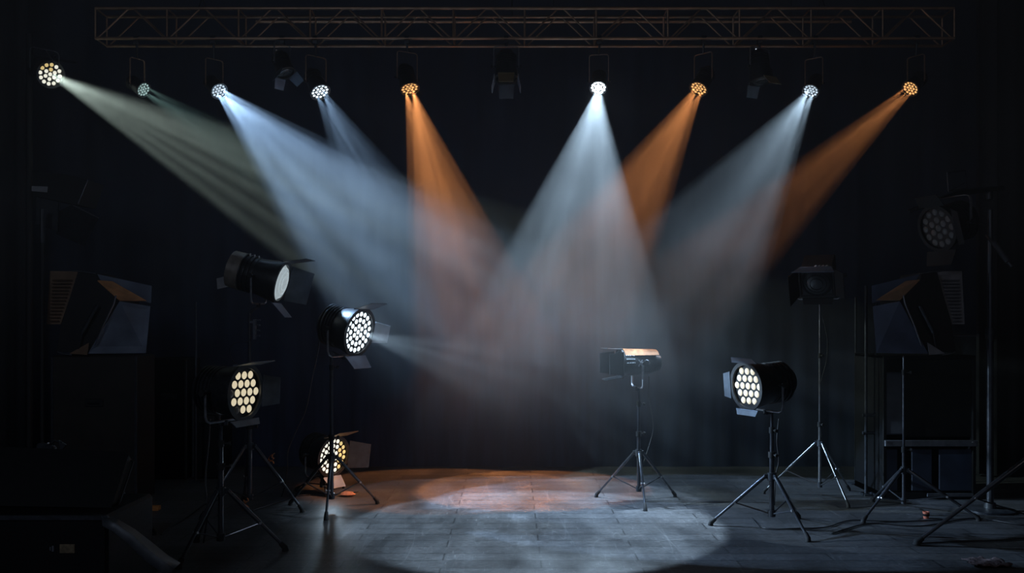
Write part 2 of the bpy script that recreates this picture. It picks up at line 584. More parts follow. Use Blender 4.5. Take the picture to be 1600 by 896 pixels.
def head(name, label, pos, dirv, R, L, lens, doors=(), hang=None, yoke=True, yh=None, rings=2, stand_top=None,
         body=None, face_mat=None, clamp_to=None, group=None, alt=None, glass=None, square=False, cat='stage light', doorm=None, roll=0.0,
         yoke_w=None, fins=True, ind=False, hexl=False, yokem=None):
    """pos is the tilt axis of the head; dirv the direction it looks. hang=True puts the yoke above."""
    d = Vector(dirv).normalized()
    yaw = math.atan2(-d.x, d.y)
    pitch = math.asin(max(-1, min(1, d.z)))
    root = thing(name, label, cat, pos, yaw, group)
    M = Matrix.Rotation(pitch, 4, 'X') @ Matrix.Rotation(roll, 4, 'Y')
    body = body or BLACK
    dm = doorm or DOORM
    yf = 0.42 * L
    if not square:
        prof = [(0, -.58 * L), (.40 * R, -.58 * L), (.58 * R, -.55 * L), (.66 * R, -.46 * L), (.72 * R, -.40 * L),
                (.80 * R, -.30 * L), (.84 * R, -.05 * L), (.90 * R, .12 * L), (.98 * R, .30 * L), (1.0 * R, yf),
                (1.0 * R, yf + .03 * L), (.93 * R, yf + .03 * L), (.93 * R, yf - .02 * L), (0, yf - .02 * L)]
        obj('housing', MB().lathe(prof, M, 40), body, root)
        if fins:
            mb = MB()
            for k in range(5):
                y = -.38 * L + k * .085 * L
                mb.lathe([(.80 * R, y), (.90 * R, y), (.90 * R, y + .02 * L), (.80 * R, y + .02 * L)], M, 36)
            obj('cooling_fins', mb, body, root)
        mb = MB().lathe([(.90 * R, yf + .005 * L), (1.06 * R, yf + .005 * L), (1.06 * R, yf + .055 * L), (.90 * R, yf + .055 * L), (.90 * R, yf + .005 * L)], M, 40)
        obj('bezel', mb, body, root)
    else:
        mb = MB()
        R3 = M.to_3x3()
        mb.box(M @ Vector((0, -.08 * L, 0)), (1.75 * R, .95 * L, 1.7 * R), R3, .06 * R)
        mb.box(M @ Vector((0, -.56 * L, 0)), (1.3 * R, .08 * L, 1.3 * R), R3, .02 * R)
        obj('housing', mb, body, root)
        mb = MB()
        for (cx, cz, sx, sz) in ((0, .93, 2.0, .14), (0, -.93, 2.0, .14), (.93, 0, .14, 1.72), (-.93, 0, .14, 1.72)):
            mb.box(M @ Vector((cx * R, yf, cz * R)), (sx * R, .08 * L, sz * R), R3, .01)
        obj('bezel', mb, body, root)
    # lenses
    if lens is not None:
        fp = obj('face_plate', MB().lathe([(0, yf - .015 * L), (.92 * R, yf - .015 * L), (.92 * R, yf), (0, yf)], M, 36), face_mat or FACEM, root)
        sp = R * 0.88 / (rings + 0.42)
        lr = sp * 0.40
        for i, (u, w) in enumerate((hexgrid if hexl else ringgrid)(rings, sp)):
            lm = lens
            if alt and alt(u / R, w / R, i):
                lm = alt(u / R, w / R, i)
            key = (round(lr, 5), lm.name)
            if key not in LENS_CACHE:
                h = lr * 0.35
                LENS_CACHE[key] = me_of('lens', MB().lathe([(0, h), (.45 * lr, .9 * h), (.8 * lr, .55 * h), (lr, 0), (lr, -.002), (0, -.002)], Matrix.Identity(4), 14), lm)
            o = bpy.data.objects.new('lens', LENS_CACHE[key])
            COL.objects.link(o)
            o.parent = fp
            o.matrix_local = M @ Matrix.Translation((u, yf, w))
    if glass is not None:
        prof = [(0, yf + .30 * R), (.3 * R, yf + .275 * R), (.6 * R, yf + .19 * R), (.82 * R, yf + .08 * R), (.90 * R, yf), (.90 * R, yf - .02), (0, yf - .02)]
        obj('lens_glass', MB().lathe(prof, M, 40), glass, root, label='pale convex glass lens')
        mb = MB()
        for q in (.35, .55, .75):
            yy = yf + .30 * R * (1 - q * q)
            mb.lathe([((q - .012) * R, yy + .001), ((q) * R, yy + .006), ((q + .012) * R, yy + .001)], M, 40)
        obj('lens_ring', mb, glass, root)
    for dd in doors:
        side, ang, ln, wo = dd[:4]
        m_ = dd[4] if len(dd) > 4 else dm
        obj('barn_door', door_mb(M, R, side, ang, ln, wo, yf + .055 * L), m_, root)
    # yoke
    s_ = 1 if hang else -1
    yh = yh or R * 1.45
    yw = yoke_w or R * 1.08
    if yoke:
        c = .25 * R
        pts = [(-yw, 0, -s_ * .08 * R), (-yw, 0, s_ * (yh - c)), (-yw + .3 * c, 0, s_ * (yh - .3 * c)), (-yw + c, 0, s_ * yh),
               (yw - c, 0, s_ * yh), (yw - .3 * c, 0, s_ * (yh - .3 * c)), (yw, 0, s_ * (yh - c)), (yw, 0, -s_ * .08 * R)]
        if hang:
            ym = MB().tube(pts, 0, flat=(max(.014, .12 * R), max(.005, .03 * R), Vector((0, 1, 0))))
        else:
            ym = MB().tube(pts, .0085, 10)
        obj('yoke', ym, yokem or YOKEM, root)
        for sx in (-1, 1):
            mb = MB().tube([(sx * (yw - .22 * R), 0, 0), (sx * (yw + .10 * R), 0, 0)], .07 * R, 12)
            mb.tube([(sx * (yw + .10 * R), 0, 0), (sx * (yw + .24 * R), 0, 0)], .12 * R, 10)
            obj('tilt_knob', mb, RUBBER, root)
    if stand_top is not None:
        # spigot from yoke down to the stand's pole
        q = Matrix.Rotation(-yaw, 4, 'Z') @ (Vector(stand_top) - Vector(pos))
        mb = MB().tube([(0, 0, -yh + .004), (0, 0, -yh - .03)], .018, 12)
        mb.tube([(0, 0, -yh - .02), (q.x, q.y, q.z)], .012, 12)
        obj('spigot', mb, CHARC, root)
    if clamp_to is not None:
        q = Matrix.Rotation(-yaw, 4, 'Z') @ (Vector(clamp_to) - Vector(pos))
        mb = MB().tube([(0, 0, yh), (q.x, q.y, q.z - .03)], .010, 10)
        a0 = [(q.x, q.y + .026 * math.cos(a), q.z + .026 * math.sin(a)) for a in [(-90 + 30 * k) * PI / 180 for k in range(0, 10)]]
        R2 = Matrix.Rotation(-yaw, 3, 'Z')
        a0 = [Vector((q.x, q.y, q.z)) + R2 @ Vector((0, .024 * math.cos(a), .024 * math.sin(a))) for a in [(-90 + 30 * k) * PI / 180 for k in range(0, 10)]]
        mb.tube(a0, 0, flat=(.04, .008, R2 @ Vector((1, 0, 0))))
        mb.box((q.x, q.y, q.z - .035), (.045, .04, .03), R2, .004)
        obj('clamp', mb, CHARC, root)
    if ind:
        R3 = M.to_3x3()
        obj('indicator', MB().tube([M @ Vector((.3 * R, -.59 * L, .2 * R)), M @ Vector((.3 * R, -.60 * L, .2 * R))], .006, 8), LEDDOT, root)
    return root, M, yf

# beams ---------------------------------------------------------------
def beam_from_truss(name, x, y, aim_px, aimD, R, lens, half, power, color, label, streak=.5, seed=0., fm_=None, face_pull=.55, floor=True, d=D0 - .02, L=None, clampx=None,
                    radius=.008, chord='f', rings=2, aimz=None, spill=0.0, freq=7.0, nsub=3, subr=.50, blend=.05, aniso=.3):
    fpos = P(x, y, d)
    aim = P(aim_px, HOR + EYE * F / aimD, aimD) if aimz is None else P(aim_px, aimz, aimD)
    bd = (aim - fpos).normalized()
    fd = (bd + Vector((0, -face_pull, 0))).normalized()
    L = L or R * 3.0
    pos = fpos - fd * .42 * L
    cx = P(clampx, 60, D0).x if clampx else pos.x
    ct = Vector((pos.x if clampx is None else cx, D0, zb))
    yh = max(R * 1.5, min(.24, (zb - pos.z) - .09))
    head(name, label, pos, fd, R, L, lens, hang=True, yh=yh, clamp_to=ct, rings=rings, face_mat=fm_, group='lit lamps along the truss', yoke_w=R * 1.15, yokem=YOKEW)
    sp = fpos + fd * .035
    # the lenses share the beam: a ring of emitters across the face, all pointing the same way
    e1 = fd.cross(Vector((0, 0, 1))).normalized(); e2 = fd.cross(e1).normalized()
    for k in range(nsub):
        a_ = 2 * PI * (k + .25) / nsub
        off = (e1 * math.cos(a_) + e2 * math.sin(a_)) * (subr * R)
        spot(name + '_beam', sp + off, aim + off, half - .4, power / nsub, color, radius, blend, streak=streak, seed=seed + k * .03, freq=freq, aniso=aniso)
    if spill > 0:
        spot(name + '_spill', sp, sp + fd, 80, spill, color, .04, blend=1.0)

PW = 1.25
beam_from_truss('par_lamp', 224, 140, 1180, 9.3, .07, L_GREEN, 11, 130 * PW, (.45, .80, .75), 'truss lamp with small dim green-tinted lenses, second from the left wall', seed=1., chord='f')
beam_from_truss('par_lamp', 342, 142, 1000, 8.0, .075, L_BLUE, 19, 1150 * PW, BLUE, 'truss lamp throwing the strong pale blue beam down to the right', seed=2.3)
beam_from_truss('par_lamp', 500, 143, 840, 8.6, .090, L_WHITE, 16, 270 * PW, BLUE, 'wide-faced white lamp on the truss throwing a narrow dim blue beam', seed=3.1)
beam_from_truss('par_lamp', 640, 138, 818, 8.9, .086, L_ORANGE, 16, 950 * PW, ORANGE, 'amber truss lamp throwing its beam straight down and right, nearest the middle', seed=4.2, fm_=FACEO)
beam_from_truss('par_lamp', 935, 137, 850, 7.48, .075, L_HOT, 21.6, 1050 * PW, WHITE, 'glaring white truss lamp lighting the round pool on the floor', seed=5.5, spill=1, streak=.5, freq=10, nsub=3, subr=.35, blend=.12, aniso=.4)
beam_from_truss('par_lamp', 1092, 138, 728, 8.9, .084, L_ORANGE, 16, 680 * PW, ORANGE, 'amber truss lamp in a tilted square yoke between the white and unlit lamps', seed=6.1, fm_=FACEO)
beam_from_truss('par_lamp', 1267, 142, 845, 8.2, .072, L_BLUE, 19, 430 * PW, WHITE, 'small pale blue truss lamp whose beam falls down to the left', seed=7.7)
beam_from_truss('par_lamp', 1423, 138, 747, 9.1, .076, L_ORANGE, 10.5, 450 * PW, ORANGE, 'amber truss lamp at the right end of the truss', seed=8.4, fm_=FACEO)

# the big side lamp at the upper left on its own boom pipe
fpos = P(78, 116, D0)
bdir = (P(1290, 740, 9.6) - fpos).normalized()
fd = (bdir + Vector((0, -.9, 0))).normalized()
pp = P(46, 100, D0 + .25)
pipe = thing('boom_pipe', 'tall thin black floor pipe carrying the big lamp at the upper left', 'pipe', (pp.x, pp.y, 0))
obj('pipe', MB().tube([(0, 0, .03), (0, 0, 4.25)], .03, 14), BLACKM, pipe)
obj('base_plate', MB().lathe([(0, 0), (.28, 0), (.28, .02), (.05, .03), (.04, .1), (0, .1)], Matrix.Rotation(PI / 2, 4, 'X'), 28), BLACKM, pipe)
obj('outrigger', MB().tube([(0, 0, 4.05), (.45, -.02, 3.98)], .014, 10), CHARC, pipe)
hpos = fpos - fd * .12
head('par_lamp', 'big round lamp with cream and amber lenses at the upper left, beside the truss', hpos, fd, .118, .30, L_WHITE, hang=True, yh=.2,
     clamp_to=(hpos.x, pp.y - .02, 4.02), group='lit lamps along the truss',
     alt=lambda u, w, i: L_YEL if (w > .35 and u > -.3) else L_IVORY)
spot('side_beam', fpos + fd * .05, P(1290, 740, 9.6), 12.5, 780 * PW, GREEN, .03, .06, streak=.7, seed=.4, freq=7)

# unlit lamps on the truss
def unlit(x, y, dirv, R, L, label, doors, lens=L_OFF, ind=True, **kw):
    pos = P(x, y, D0)
    return head('fresnel_lamp', label, pos, dirv, R, L, None, doors=doors, hang=True, yh=max(R * 1.3, .18), clamp_to=(pos.x, D0, zb),
                glass=GLASSD, group='unlit lamps on the truss', ind=ind, **kw)
GLASSD = mat('dark_lens_glass', (0.05, 0.055, 0.06), 0.15, 0, 0.1, 30, spec=.7)
CREAMD = mat('tan_inner_door', (0.30, 0.22, 0.12), 0.5, 0, 0.2, 20)
PALED = mat('pale_blue_grey_door', (0.32, 0.36, 0.44), 0.4, 0.1, 0.2, 20)
unlit(791, 104, (0, -.25, -1), .105, .26, 'unlit black truss lamp with grey side doors and a tan flap, mid-truss', [(0, 12, .10, .7, PALED), (2, 12, .10, .7, PALED), (3, 25, .12, .6, DOORM), (1, 25, .12, .6, CREAMD)])
unlit(1187, 106, (.1, -.18, -1), .105, .28, 'unlit black truss lamp with one tan flap between two lit lamps', [(1, 30, .10, .62, CREAMD), (3, 25, .1, .6)])
unlit(441, 100, (.35, -.25, -.8), .085, .22, 'unlit black truss lamp with a small grey door, left of the wide-faced white lamp', [(0, 35, .1, .6), (2, 35, .09, .6), (3, 40, .09, .6, PALED)])
unlit(140, 100, (.3, -.2, -.9), .10, .26, 'barely visible unlit lamp hanging at the very left end of the truss', [(0, 35, .1, .6), (3, 35, .09, .6)], ind=False) if False else None

# ------------------------------------------------------------------ tripod stands
def tripod(label, cx, D, hub, rad, rz, top, r=.016, mat_=None, low=.09, extra=None, group='tripod light stands', sections=None, legr=.011):
    m_ = mat_ or STANDM
    X = (cx - 800) / F * D
    root = thing('tripod_stand', label, 'light stand', (X, D, 0), math.radians(rz), group)
    sections = sections or [(low, hub + .18, r), (hub + .16, top * .72 if top > 1.5 else top - .12, r * .78), (top * .70 if top > 1.5 else top - .14, top, r * .6)]
    for (a, b, q) in sections:
        if b > a:
            obj('pole', MB().tube([(0, 0, a), (0, 0, b)], q, 14), m_, root)
    for (a, b, q) in sections[:-1]:
        mb = MB().tube([(0, 0, b - .035), (0, 0, b + .01)], q * 1.45, 14)
        mb.tube([(q, 0, b - .012), (q + .04, 0, b - .012)], .005, 8)
        mb.tube([(q + .035, 0, b - .012), (q + .05, 0, b - .012)], .014, 10)
        obj('clamp_collar', mb, RUBBER, root)
    mb = MB().tube([(0, 0, hub - .03), (0, 0, hub + .03)], r * 1.7, 16)
    for k in range(3):
        a = k * 2 * PI / 3
        mb.box((math.cos(a) * r * 2.1, math.sin(a) * r * 2.1, hub), (.035, .02, .035), Matrix.Rotation(a, 3, 'Z'), .003)
        mb.tube([Vector((math.cos(a) * r * 2.6, math.sin(a) * r * 2.6, hub)) + Vector((-math.sin(a), math.cos(a), 0)) * s for s in (-.016, .016)], .006, 8)
    obj('hub', mb, CHARC, root)
    obj('lower_collar', MB().tube([(0, 0, low), (0, 0, low + .05)], r * 1.5, 14), CHARC, root)
    for k in range(3):
        a = k * 2 * PI / 3
        c, s_ = math.cos(a), math.sin(a)
        h0 = Vector((c * r * 2.6, s_ * r * 2.6, hub)); f0 = Vector((c * rad, s_ * rad, .022))
        leg = obj('leg', MB().tube([h0, h0.lerp(f0, .55), h0.lerp(f0, .56), f0], [legr * 1.15, legr * 1.15, legr * .85, legr * .85], 12), m_, root)
        dv = (f0 - h0).normalized()
        obj('rubber_foot', MB().tube([f0 - dv * .05, f0 - dv * .005, f0 + Vector((0, 0, -.02))], [legr * 1.2, legr * 1.5, legr * 1.7], 12), RUBBER, leg)
        mid = h0.lerp(f0, .56)
        obj('strut', MB().tube([(c * r * 1.3, s_ * r * 1.3, low + .025), tuple(mid)], .0055, 8), m_, root)
        obj('joint', MB().tube([mid + Vector((-s_, c, 0)) * .018, mid - Vector((-s_, c, 0)) * .018], .009, 10), CHROME, root)
    return root, Vector((X, D, top))

# A: left front
rt, tp = tripod('black tripod stand nearest the camera at left, under the cream-lensed lamp', 345, 6.45, .428, .43, 10, .885, r=.019, legr=.014)
head('par_light', 'large black barn-door lamp with cream lenses facing right, front left', P(352, 611, 6.45), (.93, -.36, -.05), .185, .36, L_CREAM, hexl=True,
     doors=[(1, 14, .13, .72), (2, 55, .12, .5), (3, 50, .04, .7)], yh=.205, stand_top=tp, group='lamps on tripod stands', yoke_w=.205,
     alt=lambda u, w, i: L_OFF if i in (16, 18) else None)
# B: left tall
rt, tp = tripod('tall black tripod stand behind the front left one, under the glass-lensed lamp', 390, 7.9, .54, .46, -8, 1.66, r=.02, legr=.013)
Rb = Matrix.Rotation(0, 3, 'Z')
mb = MB().box((.045, 0, 1.52), (.022, .03, .17), None, .003)
mb.box((.02, 0, 1.58), (.04, .02, .02), None, .002)
for k in range(3):
    mb.tube([(.05, 0, 1.47 + .045 * k), (.095, -.01, 1.465 + .045 * k)], .006, 8)
mb.tube([(.05, 0, 1.595), (.095, 0, 1.598)], .006, 8)
obj('side_bracket', mb, ALU, rt)
rB, MB_, yfB = head('fresnel_light', 'black lamp with a pale convex glass lens high on the tall left stand', P(404, 432, 7.9), (.97, -.06, -.27), .175, .44, None,
     doors=[(1, 22, .19, .85, DOORM), (3, 35, .15, .55, SLATE), (2, 30, .19, .8, DOORM)], yh=.23, stand_top=tp, glass=GLASSW, group='lamps on tripod stands', yoke_w=.19, fins=True)
mb = MB().box(MB_ @ Vector((.03, -.27, -.13)), (.10, .10, .006), MB_.to_3x3() @ Matrix.Rotation(.5, 3, 'X') @ Matrix.Rotation(1.2, 3, 'Y'), .001)
obj('rear_plate', mb, LABELM, rB, label='pale rear plate')
mb = MB()
for k in range(3):
    c_ = MB_ @ Vector((.04 - .01 * k, -.10 + .035 * k, .145))
    mb.tube([c_, c_ + Vector((0, 0, .022))], .008, 8)
obj('bolt', mb, CHROME, rB)
mb = MB().lathe([(.152, -.235), (.156, -.235), (.160, -.13), (.152, -.13)], MB_, 36)
obj('rear_band', mb, mat('warm_grey_band', (.32, .28, .24), .4, .3, .3, 20), rB)
# C: bright LED
rt, tp = tripod('black tripod stand under the brightest lamp, left of the light pool', 518, 7.95, .44, .43, 35, 1.33, r=.018, legr=.012)
hC = P(537, 513, 7.95)
dC = Vector((.86, -.43, -.22)).normalized()
rC, MC, yfC = head('par_light', 'black lamp with dense glaring white lenses, brightest of the lamps on stands', hC, dC, .20, .36, L_WHITE,
     doors=[(2, 52, .13, .38, WHITEP), (1, 30, .15, .60, DOORM), (3, 40, .12, .6, SLATE)], yh=.235, stand_top=tp, rings=3, group='lamps on tripod stands', yoke_w=.215)
spot('stand_beam', hC + dC * (yfC + .05), hC + Vector((1.0, -.12, -.30)) * 4, 15, 260 * PW, WHITE, .02, streak=.6, seed=11.)
spot('stand_spill', hC + dC * (yfC + .03), hC + dC * 2, 80, 4, WHITE, .03, blend=1.)
# D: low lamp behind
hD = P(503, 708, 8.75)
rt, tp = tripod('short tripod stand of the low lamp, mostly hidden behind another stand', 503, 8.75, .16, .26, 50, .20, r=.014, low=.05, legr=.009)
head('par_light', 'low lamp near the floor with white and yellow lenses, behind a stand', hD, (.80, -.58, -.14), .185, .34, L_IVORY,
     doors=[(2, 45, .19, .6, DOORM), (1, 25, .17, .66, BRONZE), (3, 40, .12, .5, SLATE)], yh=.2, stand_top=tp, rings=3, group='lamps on tripod stands',
     alt=lambda u, w, i: L_YEL if u < -.30 else None)
spot('low_spill', hD + Vector((.12, -.18, -.02)), hD + Vector((.5, -1.2, -.35)), 70, 3, WHITE, .03, blend=1.)
# E: centre right
rt, tp = tripod('black tripod stand standing in the rim of the light pool, right of centre', 998, 8.3, .43, .41, 30, .99, r=.017)
dE = Vector((-1, -.22, -.02)).normalized()
rE, ME, yfE = head('fresnel_light', 'long tubular lamp aimed left with copper-lit top, on the stand in the light pool', P(996, 567, 8.3), dE, .122, .36, None,
     doors=[(0, 8, .13, .72, BLACKM), (1, 4, .13, .72, BLACKM), (2, 6, .13, .72, BLACKM), (3, 8, .13, .72, BLACKM)], yh=.215, stand_top=tp, glass=GLASSD, group='lamps on tripod stands',
     fins=False, yoke_w=.14)
mb = MB()
R3 = ME.to_3x3()
# pale vent slots in three rows and two dark cut marks on the side that faces the room
for row in range(3):
    for c_ in range(5):
        a = math.radians(12 + row * 16 - 10)
        mb.box(ME @ Vector((-(.125 - c_ * .0014) * math.cos(a), .135 - c_ * .017, (.125 - c_ * .0014) * math.sin(a))), (.006, .011, .008), ME.to_3x3() @ Matrix.Rotation(a, 3, 'Y'), .001)
obj('vent_slots', mb, WHITEP, rE, label='three rows of pale vent slots')
mb = MB()
for sg in (-1, 1):
    p = [ME @ Vector((-.118, -.005 + k * .036, .0 + sg * (k - .5) * .055)) for k in (0, 1)]
    mb.tube(p, .006, 6)
pts = [ME @ Vector((-.120 * math.cos(b_ * .2), -.045 - .018 * math.cos(b_) , .026 * math.sin(b_) + .0)) for b_ in [math.radians(60 + 24 * k) - PI / 2 for k in range(0, 11)]]
mb.tube(pts, .005, 6)
obj('side_marks', mb, ALU, rE)
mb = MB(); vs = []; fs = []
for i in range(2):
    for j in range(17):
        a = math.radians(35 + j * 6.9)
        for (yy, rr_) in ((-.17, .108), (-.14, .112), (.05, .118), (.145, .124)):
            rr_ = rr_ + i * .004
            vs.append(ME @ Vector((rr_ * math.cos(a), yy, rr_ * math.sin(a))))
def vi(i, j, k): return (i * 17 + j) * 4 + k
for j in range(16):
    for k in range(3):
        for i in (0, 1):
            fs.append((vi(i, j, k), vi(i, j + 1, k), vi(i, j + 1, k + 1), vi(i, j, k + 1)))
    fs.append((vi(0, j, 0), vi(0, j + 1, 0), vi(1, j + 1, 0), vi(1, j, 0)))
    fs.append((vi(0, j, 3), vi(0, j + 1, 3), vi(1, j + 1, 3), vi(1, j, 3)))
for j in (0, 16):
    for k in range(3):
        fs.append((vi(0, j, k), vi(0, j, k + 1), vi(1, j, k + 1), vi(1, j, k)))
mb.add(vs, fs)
obj('lit_top_shell', mb, mat('copper_lit_top', (.30, .125, .05), .5, .4, .35, 30, .1), rE, 50, label='added shell coloured as a lamp top lit from above')  # added shell; its copper colour stands in for light from above
# F: right
rt, tp = tripod('black tripod stand right of the light pool, under the cream-lensed lamp facing left', 1206, 7.24, .397, .46, -72, .885, r=.019, legr=.013)
head('par_light', 'black lamp with cream lenses facing left, on the stand right of the light pool', P(1196, 600, 7.24), (-.906, -.42, -.08), .178, .40, L_CREAM,
     hexl=True, doors=[(0, 75, .06, .5), (1, 60, .04, .7), (3, 75, .04, .6)], yh=.205, stand_top=tp, group='lamps on tripod stands', yoke_w=.195)
# G: tall grey
rt, tp = tripod('tall grey metal tripod stand behind the cream-lensed right lamp', 1281, 8.5, .49, .49, -80, 1.79, r=.015, mat_=STEEL, legr=.010)
rG, MG, yfG = head('box_light', 'unlit box-shaped lamp with a wide top flap on the tall grey stand', P(1279, 431, 8.5), (-.38, -.80, -.50), .155, .30, None,
     doors=[(1, 14, .20, 1.15, SLATE), (0, 20, .17, .95, BLACKM), (2, 50, .10, .8, BLACKM), (3, 60, .05, .8, BLACKM)], yh=.21, stand_top=tp, square=True, glass=GLASSD,
     group='lamps on tripod stands', yoke_w=.20, yokem=STEEL)
mb = MB()
for k in range(4):
    mb.tube([MG @ Vector((-.11 + k * .03, .13, .16)), MG @ Vector((-.10 + k * .03, .15, .175)), MG @ Vector((-.085 + k * .03, .14, .165))], .006, 8)
mb.tube([MG @ Vector((-.12, .155, .158)), MG @ Vector((.01, .155, .158))], .004, 8)
obj('door_latch', mb, CHROME, rG)
# H: right side stand (carries the folded-door lamp)
rtH, tpH = tripod('black tripod stand with wide legs in front of the equipment rack', 1412, 7.74, .367, .55, -25, 1.30, r=.013, legr=.013)
# J: stand whose hub is outside the picture
rt, tp = tripod('long-legged stand at the right edge, one leg reaching into view', 1650, 6.75, .72, 1.02, 183, 2.2, r=.022, legr=.017, low=.12)

# I: far right tall post with lamp, shelf and frame
X = (1547 - 800) / F * 7.9
post = thing('boom_stand', 'tall black post at the right edge carrying an unlit multi-lens lamp', 'light stand', (X, 7.9, 0))
obj('pole', MB().tube([(0, 0, .02), (0, 0, 1.5)], .028, 14), STANDM, post)
obj('pole', MB().tube([(0, 0, 1.4), (0, 0, 2.52)], .022, 14), STANDM, post)
obj('collar', MB().tube([(0, 0, 1.44), (0, 0, 1.53)], .038, 14), CHARC, post)
obj('base_plate', MB().lathe([(0, 0), (.2, 0), (.2, .015), (.05, .025), (.045, .07), (0, .07)], Matrix.Rotation(PI / 2, 4, 'X'), 28), CHARC, post)
def loc(p, root): return Matrix.Rotation(-root.rotation_euler.z, 4, 'Z') @ (Vector(p) - Vector(root.location))
arm = MB().tube([loc(P(1540, 352, 7.9), post), loc(P(1500, 338, 7.9), post)], .014, 10)
obj('arm', arm, CHARC, post)
mb = MB()
mb.plate([loc(P(1463, 311, 7.75), post), loc(P(1500, 297, 7.7), post), loc(P(1570, 292, 7.8), post), loc(P(1570, 297, 8.1), post), loc(P(1500, 305, 8.15), post)], .012)
mb.tube([loc(P(1545, 300, 7.9), post), loc(P(1545, 312, 7.9), post)], .03, 12)
obj('top_shelf', mb, CHARC, post)
mb = MB()
q = [loc(P(a, b, 7.85), post) for a, b in ((1480, 270), (1508, 266), (1511, 294), (1482, 299))]
mb.tube(q + [q[0]], .008, 8)
mb.tube([q[3].lerp(q[2], .1), q[0].lerp(q[1], .6).lerp(q[2], .7)], .004, 6)
obj('wire_frame', mb, CHARC, post)
mb = MB()
mb.tube([loc(P(1541, 368, 7.85), post), loc(P(1556, 385, 7.7), post)], .012, 10)
mb.tube([loc(P(1553, 380, 7.72), post), loc(P(1575, 410, 7.6), post)], .022, 12)
mb.tube([loc(P(1572, 406, 7.62), post), loc(P(1581, 417, 7.58), post)], .010, 10)
obj('side_handle', mb, ALU, post)
head('par_light', 'unlit lamp with dull grey lenses high on the post at the right edge', P(1486, 350, 7.75), (-.92, -.36, -.30), .185, .34, L_OFF,
     doors=[(2, 60, .14, .7, BLACKM), (3, 60, .12, .7, BLACKM), (1, 70, .1, .6, BLACKM)], yoke=True, yh=.22, hang=True, group='lamps on tripod stands', body=BLACKM)
o = thing('clip_light', 'short slotted grey bar light left of the unlit post lamp', 'lamp', P(1430, 327, 7.8), 0)
mb = MB(); Rr = Matrix.Rotation(math.radians(-22), 3, 'Y')
mb.box((0, 0, 0), (.135, .03, .035), Rr, .012)
obj('bar', mb, CHARC, o)
mb = MB()
for k in range(4):
    mb.box(Rr @ Vector((-.04 + k * .026, -.017, 0)), (.012, .006, .018), Rr, .002)
obj('slot', mb, BLACKM, o)
obj('mount_arm', MB().tube([(0.05, .015, .02), (.20, .08, -.02), (.33, .1, -.1)], .006, 8), BLACKM, o)

# ------------------------------------------------------------------ large folded-door lamps left and right
def big_lamp(label, fx, Df, m_panel, m_slate, m_copper, foot, mirror):
    base = P(fx(150), 553, Df)
    root = thing('folded_door_light', label, 'stage light', base)
    def q(x, y, d): return P(fx(x), y, d) - base
    def prism(pts, d, depth):
        return MB().plate([q(x, y, d) for x, y in pts], depth, (0, 1, 0))
    body = prism([(122, 424), (149, 427), (152, 440), (188, 471), (138, 552), (88, 550), (96, 507)], Df + .02, .42)
    obj('housing', body, BLACKM, root)
    obj('rear_panel', prism([(78, 424), (123, 424), (95, 507), (73, 507)], Df + .12, .05), m_panel, root)
    mb = MB()
    for k in range(13):
        y = 437 + k * 5.3
        xr = 120 - (y - 424) * .33
        mb.plate([q(81 - k * .3, y, Df + .115), q(xr - 3, y, Df + .115), q(xr - 3, y + 2.0, Df + .09), q(81 - k * .3, y + 2.0, Df + .09)], .006, (0, 1, 0))
    obj('louvre', mb, m_panel, root)
    obj('front_door', MB().plate([q(187, 471, Df), q(235, 479, Df + .12), q(228, 552, Df + .12), q(137, 553, Df)], .008), m_slate, root)
    obj('top_door', MB().plate([q(149, 428, Df + .05), q(237, 447, Df + .25), q(236, 474, Df + .25), q(200, 466, Df + .20), q(155, 440, Df + .1)], .008), m_slate, root)
    obj('inner_flap', MB().plate([q(151, 438, Df + .03), q(176, 440, Df + .10), q(229, 470, Df + .08), q(187, 470, Df - .015)], .006), m_copper, root)
    obj('lower_flap', MB().plate([q(108, 553, Df - .01), q(139, 536, Df - .02), q(136, 555, Df - .03)], .006), m_panel, root)
    mb = MB().tube([q(181, 462, Df - .02), q(178, 475, Df - .03), q(160, 512, Df - .05), q(149, 540, Df - .02)], .007, 8)
    obj('door_edge', mb, ALU, root)
    mb = MB().tube([q(152, 478, Df - .03), q(128, 520, Df - .03)], .016, 10)
    mb.tube([q(128, 520, Df - .03), q(123, 546, Df - .01)], .007, 8)
    obj('handle', mb, CHARC, root)
    mb = MB().tube([q(90, 550, Df), q(98, 553, Df - .02), q(112, 555, Df - .02)], .005, 8)
    mb.tube([q(113, 424, Df + .02), q(130, 425, Df), q(149, 428, Df)], .005, 8)
    obj('edge_trim', mb, ALU, root)
    return root, base
bl, bb = big_lamp('large lamp with slate and copper doors on the dark case at left', lambda x: x, 8.2, BRONZE, SLATE, COPPER, None, False)
fr = lambda x: 1362 + (237 - x) * .886
br_, bbr = big_lamp('large lamp with slate doors and grey panel on the wide-legged stand at right', fr, 7.72, GREYP, SLATE_SHADED, BRONZE, None, True)  # darker slate and flap colours stand in for weaker light here

